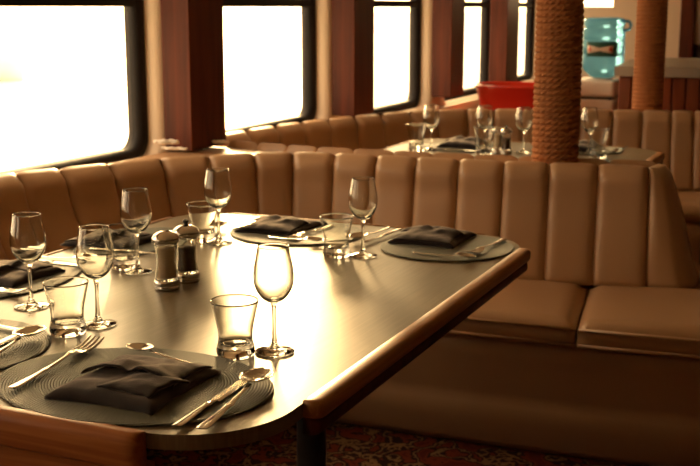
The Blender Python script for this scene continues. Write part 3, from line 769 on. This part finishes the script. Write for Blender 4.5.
# water cooler
t = thing('water_cooler', 'white water dispenser cabinet left of the bar counter, below a blue bottle', 'water dispenser', (-1.485, 7.22, 0))
bm = bmesh.new(); box(bm, -.135, .135, -.14, .14, .002, .775, .02, 3); obj('cabinet_body', bm, M['white'], t, False)
bm = bmesh.new(); box(bm, -.137, .137, -.145, .14, .785, .888, .022, 3); lathe(bm, [(0, .880), (.10, .880), (.095, .897), (.06, .900), (0, .898)], 32); obj('top_housing', bm, M['white'], t, False)
bm = bmesh.new(); box(bm, -.128, .128, -.135, .13, .774, .786); obj('seam_strip', bm, M['black'], t, False)
bm = bmesh.new(); lathe(bm, [(0, 0), (.009, 0), (.009, .02), (0, .022)], 16); bmesh.ops.rotate(bm, cent=(0, 0, 0), matrix=Matrix.Rotation(PI / 2, 3, 'X'), verts=bm.verts); bmesh.ops.translate(bm, vec=(.115, -.145, .78), verts=bm.verts); obj('tap_knob', bm, M['black'], t)
t = thing('water_bottle', 'large translucent blue water bottle standing on the white dispenser', 'water bottle', (-1.452, 7.22, .8985))
bm = bmesh.new()
prof = [(0, 0), (.05, 0), (.075, .008), (.118, .045)]
for z in (.06, .135, .15, .225, .24, .30): prof += [(.128, z), (.128, z + .008), (.122, z + .014)] if z in (.135, .225) else [(.128, z)]
prof += [(.119, .305), (.119, .318), (.127, .328), (.127, .350), (.118, .366), (.09, .373), (0, .373)]
prof.sort(key=lambda p: p[1]); prof = [(0, 0)] + [p for p in prof if p[0] > 0 and p[1] < .3731] + [(0, .373)]
lathe(bm, prof, 48); obj('bottle_body', bm, M['blue'], t)
def arc_patch(bm, R, a0, a1, z0, z1, n=20, th=.001, shape=None):
    top, bot = [], []
    for i in range(n + 1):
        a = math.radians(a0 + (a1 - a0) * i / n); f = shape(i / n) if shape else 1; zc = (z0 + z1) / 2; h = (z1 - z0) / 2 * f
        top.append([((R + th) * math.cos(a), (R + th) * math.sin(a), zc - h), ((R + th) * math.cos(a), (R + th) * math.sin(a), zc + h)])
        bot.append([(R * math.cos(a), R * math.sin(a), zc - h), (R * math.cos(a), R * math.sin(a), zc + h)])
    slab_grid(bm, top, bot)
lb_ = None
bm = bmesh.new(); arc_patch(bm, .129, 228, 322, .135, .225, 24); lb_ = obj('label', bm, M['lab_green'], t); lb_['label'] = 'dark green label with a pale bow-shaped emblem'
bm = bmesh.new(); arc_patch(bm, .1303, 234, 308, .155, .205, 24, shape=lambda u: .35 + .65 * abs(2 * u - 1) ** .8 * (1 if .04 < u < .96 else .6)); obj('emblem', bm, M['lab_cream'], lb_)
bm = bmesh.new()
for a in (241, 300): arc_patch(bm, .1315, a - 5, a + 5, .166, .196, 10, shape=lambda u: max(.05, math.sqrt(max(0, 1 - (2 * u - 1) ** 2))))
obj('emblem_dots', bm, M['lab_red'], lb_)
bm = bmesh.new(); tube(bm, smooth_curve([(.100, -.03, .35), (.145, -.03, .352), (.165, -.03, .335), (.160, -.03, .305), (.122, -.03, .295)], 5), .010); obj('carry_handle', bm, M['blue'], t)
# low locker carrying the red tub
t = thing('locker', 'low cream locker against the window wall, under the red tub', 'locker', (-1.84, 6.85, 0))
bm = bmesh.new(); box(bm, -.36, .20, -.25, .19, .002, .60, .01); obj('locker_body', bm, M['paint'], t, False)
bm = bmesh.new(); box(bm, -.38, .215, -.27, .205, .601, .625, .006); obj('locker_top', bm, M['paint'], t, False)
t = thing('plastic_tub', 'wide red plastic tub with a rolled rim behind the farther banquette', 'tub', (-1.865, 6.82, .626))
bm = bmesh.new(); G = []
for k, z in ((.76, 0), (.80, .01), (.90, .12), (.985, .225), (1.03, .232), (1.035, .240), (1.0, .246), (.965, .24), (.87, .12), (.77, .016), (0.001, .014)):
    G.append([(.275 * k * math.copysign(abs(math.cos(a)) ** .7, math.cos(a)), .21 * k * math.copysign(abs(math.sin(a)) ** .7, math.sin(a)), z) for a in [2 * PI * i / 48 for i in range(48)]])
V = skin_grid(bm, G, closed_v=True); bm.faces.new(V[0]); bm.faces.new(V[-1]); obj('tub_body', bm, M['red'], t)
# dark cupboard at the far right and white pipe
t = thing('tall_cupboard', 'dark wooden tall cupboard frame at the far right behind the counter', 'cupboard', (-1.24, 9.0, 0))
bm = bmesh.new(); box(bm, 0, .10, -.01, .28, .002, ZC - .01, .004); box(bm, .70, .80, -.01, .28, .002, ZC - .01, .004); box(bm, .1, .7, -.01, .28, .002, .9, .004); box(bm, .1, .7, .24, .28, .9, ZC - .01); obj('cupboard_frame', bm, M['mahogany_y'], t, False)
bm = bmesh.new(); box(bm, .101, .699, -.012, .235, .901, .925); obj('shelf', bm, M['mahogany_y'], t, False)
bm = bmesh.new(); lathe(bm, [(0, 0), (.045, 0), (.05, .01), (.05, .09), (.03, .12), (.015, .13), (0, .131)], 24); o = obj('jug', bm, M['black']); o.location = (-1.10, 9.10, .926); tag(o, 'small dark jug in the cupboard under the white roll', 'jug')
bm = bmesh.new(); lathe(bm, [(0, 0), (.055, 0), (.055, .62), (0, .62)], 32); o = obj('paper_roll', bm, M['cotton']); o.location = (-1.10, 9.10, 1.058); tag(o, 'tall white roll standing at the right photo edge in the dark cupboard', 'roll')
# small pale cloths on the ledge beside the first pillar
def cloth_roll(lb, x, y, z, rz, L, r):
    bm = bmesh.new(); pts = [(-L / 2 + L * i / 12, .004 * math.sin(i), r * .8 + .002 * math.sin(i * 1.7)) for i in range(13)]
    tube(bm, pts, [r * (.72 + .28 * math.sin(PI * i / 12)) for i in range(13)], 14)
    for v_ in bm.verts: v_.co.z = max(0, v_.co.z * .8 + .0015 * noise.noise(v_.co * 90))
    o = obj('rolled_cloth', bm, M['cotton']); o.location = (x, y, z); o.rotation_euler = (0, 0, rz); tag(o, lb, 'cloth', 'small rolled cloths on the ledge')
cloth_roll('small pale rolled cloth on the ledge at the left foot of the widest pillar', -2.245, 3.44, .848, .5, .085, .013)
cloth_roll('flat pale folded cloth lying on the ledge in front of the widest pillar', -2.20, 3.42, .832, .2, .10, .008)
cloth_roll('tiny pale rolled cloth on the ledge right of the widest pillar', -2.15, 3.66, .832, .5, .06, .009)

# ------------------------------------------------------------------ outside
bm = bmesh.new(); vs = [bm.verts.new(p) for p in ((-400, -200, -1), (200, -200, -1), (200, 600, -1), (-400, 600, -1))]; bm.faces.new(vs)
o = struct('water', bm, M['sea']); o.name = 'sea_surface'; o['kind'] = 'stuff'; o['label'] = 'pale glaring sea outside the windows'; o['category'] = 'sea'
t = thing('motorboat', 'faint pale motorboat lying on the glaring water outside the nearest window', 'boat', (-27.3, 28.0, -1.05), math.radians(40))
bm = bmesh.new(); G = []
for i in range(13):
    u = i / 12; w = .95 * (1 - (u ** 3)) ** .6 + .01; sheer = .75 + .35 * u * u; x = -3 + 6 * u
    G.append([(x, -w, sheer), (x, -w * .95, sheer * .55), (x, -w * .6, .06), (x, 0, 0), (x, w * .6, .06), (x, w * .95, sheer * .55), (x, w, sheer)])
V = skin_grid(bm, G, closed_v=True); bm.faces.new(V[0]); bm.faces.new(V[-1]); obj('hull', bm, M['boat'], t)
bm = bmesh.new(); box(bm, -1.6, .9, -.6, .6, .75, 1.35, .15, 3); obj('cabin', bm, M['boat'], t)

# ------------------------------------------------------------------ light, camera
SUN_AZ = math.radians(30); SUN_EL = math.radians(12.2)   # azimuth left of +Y
sd = Vector((-math.sin(SUN_AZ) * math.cos(SUN_EL), math.cos(SUN_AZ) * math.cos(SUN_EL), math.sin(SUN_EL)))
L = bpy.data.lights.new('sun', 'SUN'); L.energy = 4.0; L.angle = math.radians(9); L.color = (1.0, .66, .30)
lo = bpy.data.objects.new('sun', L); C.objects.link(lo); lo.rotation_euler = sd.to_track_quat('Z', 'Y').to_euler()
w = bpy.data.worlds.new('World'); bpy.context.scene.world = w; w.use_nodes = True; nt = w.node_tree; nt.nodes.clear()
out = N(nt, 'ShaderNodeOutputWorld'); bg = N(nt, 'ShaderNodeBackground'); tc = N(nt, 'ShaderNodeTexCoord')
dt = N(nt, 'ShaderNodeVectorMath', operation='DOT_PRODUCT'); dt.inputs[1].default_value = sd
nt.links.new(tc.outputs['Generated'], dt.inputs[0])
r = ramp(nt, dt.outputs['Value'], [(0, (.30, .225, .15)), (.3, (.56, .41, .26)), (.7, (.72, .51, .29)), (.93, (.82, .57, .29)), (1, (.90, .63, .32))])
nt.links.new(r.outputs[0], bg.inputs[0]); bg.inputs[1].default_value = 9.
nt.links.new(bg.outputs[0], out.inputs[0])

cam = bpy.data.cameras.new('camera'); co = bpy.data.objects.new('camera', cam); C.objects.link(co)
co.location = (0, 0, 1.33); co.rotation_euler = (math.radians(90 - 11.261), 0, math.radians(23.876))
cam.sensor_width = 36; cam.lens = 1130 / 700 * 36; cam.clip_start = .05; cam.clip_end = 2000
cam.dof.use_dof = True; cam.dof.focus_distance = 1.80; cam.dof.aperture_fstop = 9.5
sc = bpy.context.scene; sc.camera = co
sc.view_settings.view_transform = 'Standard'; sc.view_settings.look = 'None'; sc.view_settings.gamma = 1; sc.view_settings.use_curve_mapping = False
sc.view_settings.exposure = 0.52
try:
    cy = sc.cycles; cy.use_denoising = True; cy.denoiser = 'OPENIMAGEDENOISE'; cy.max_bounces = 14; cy.transmission_bounces = 12; cy.transparent_max_bounces = 12
    cy.glossy_bounces = 6; cy.diffuse_bounces = 5; cy.sample_clamp_indirect = 12; cy.blur_glossy = .6
except Exception: pass
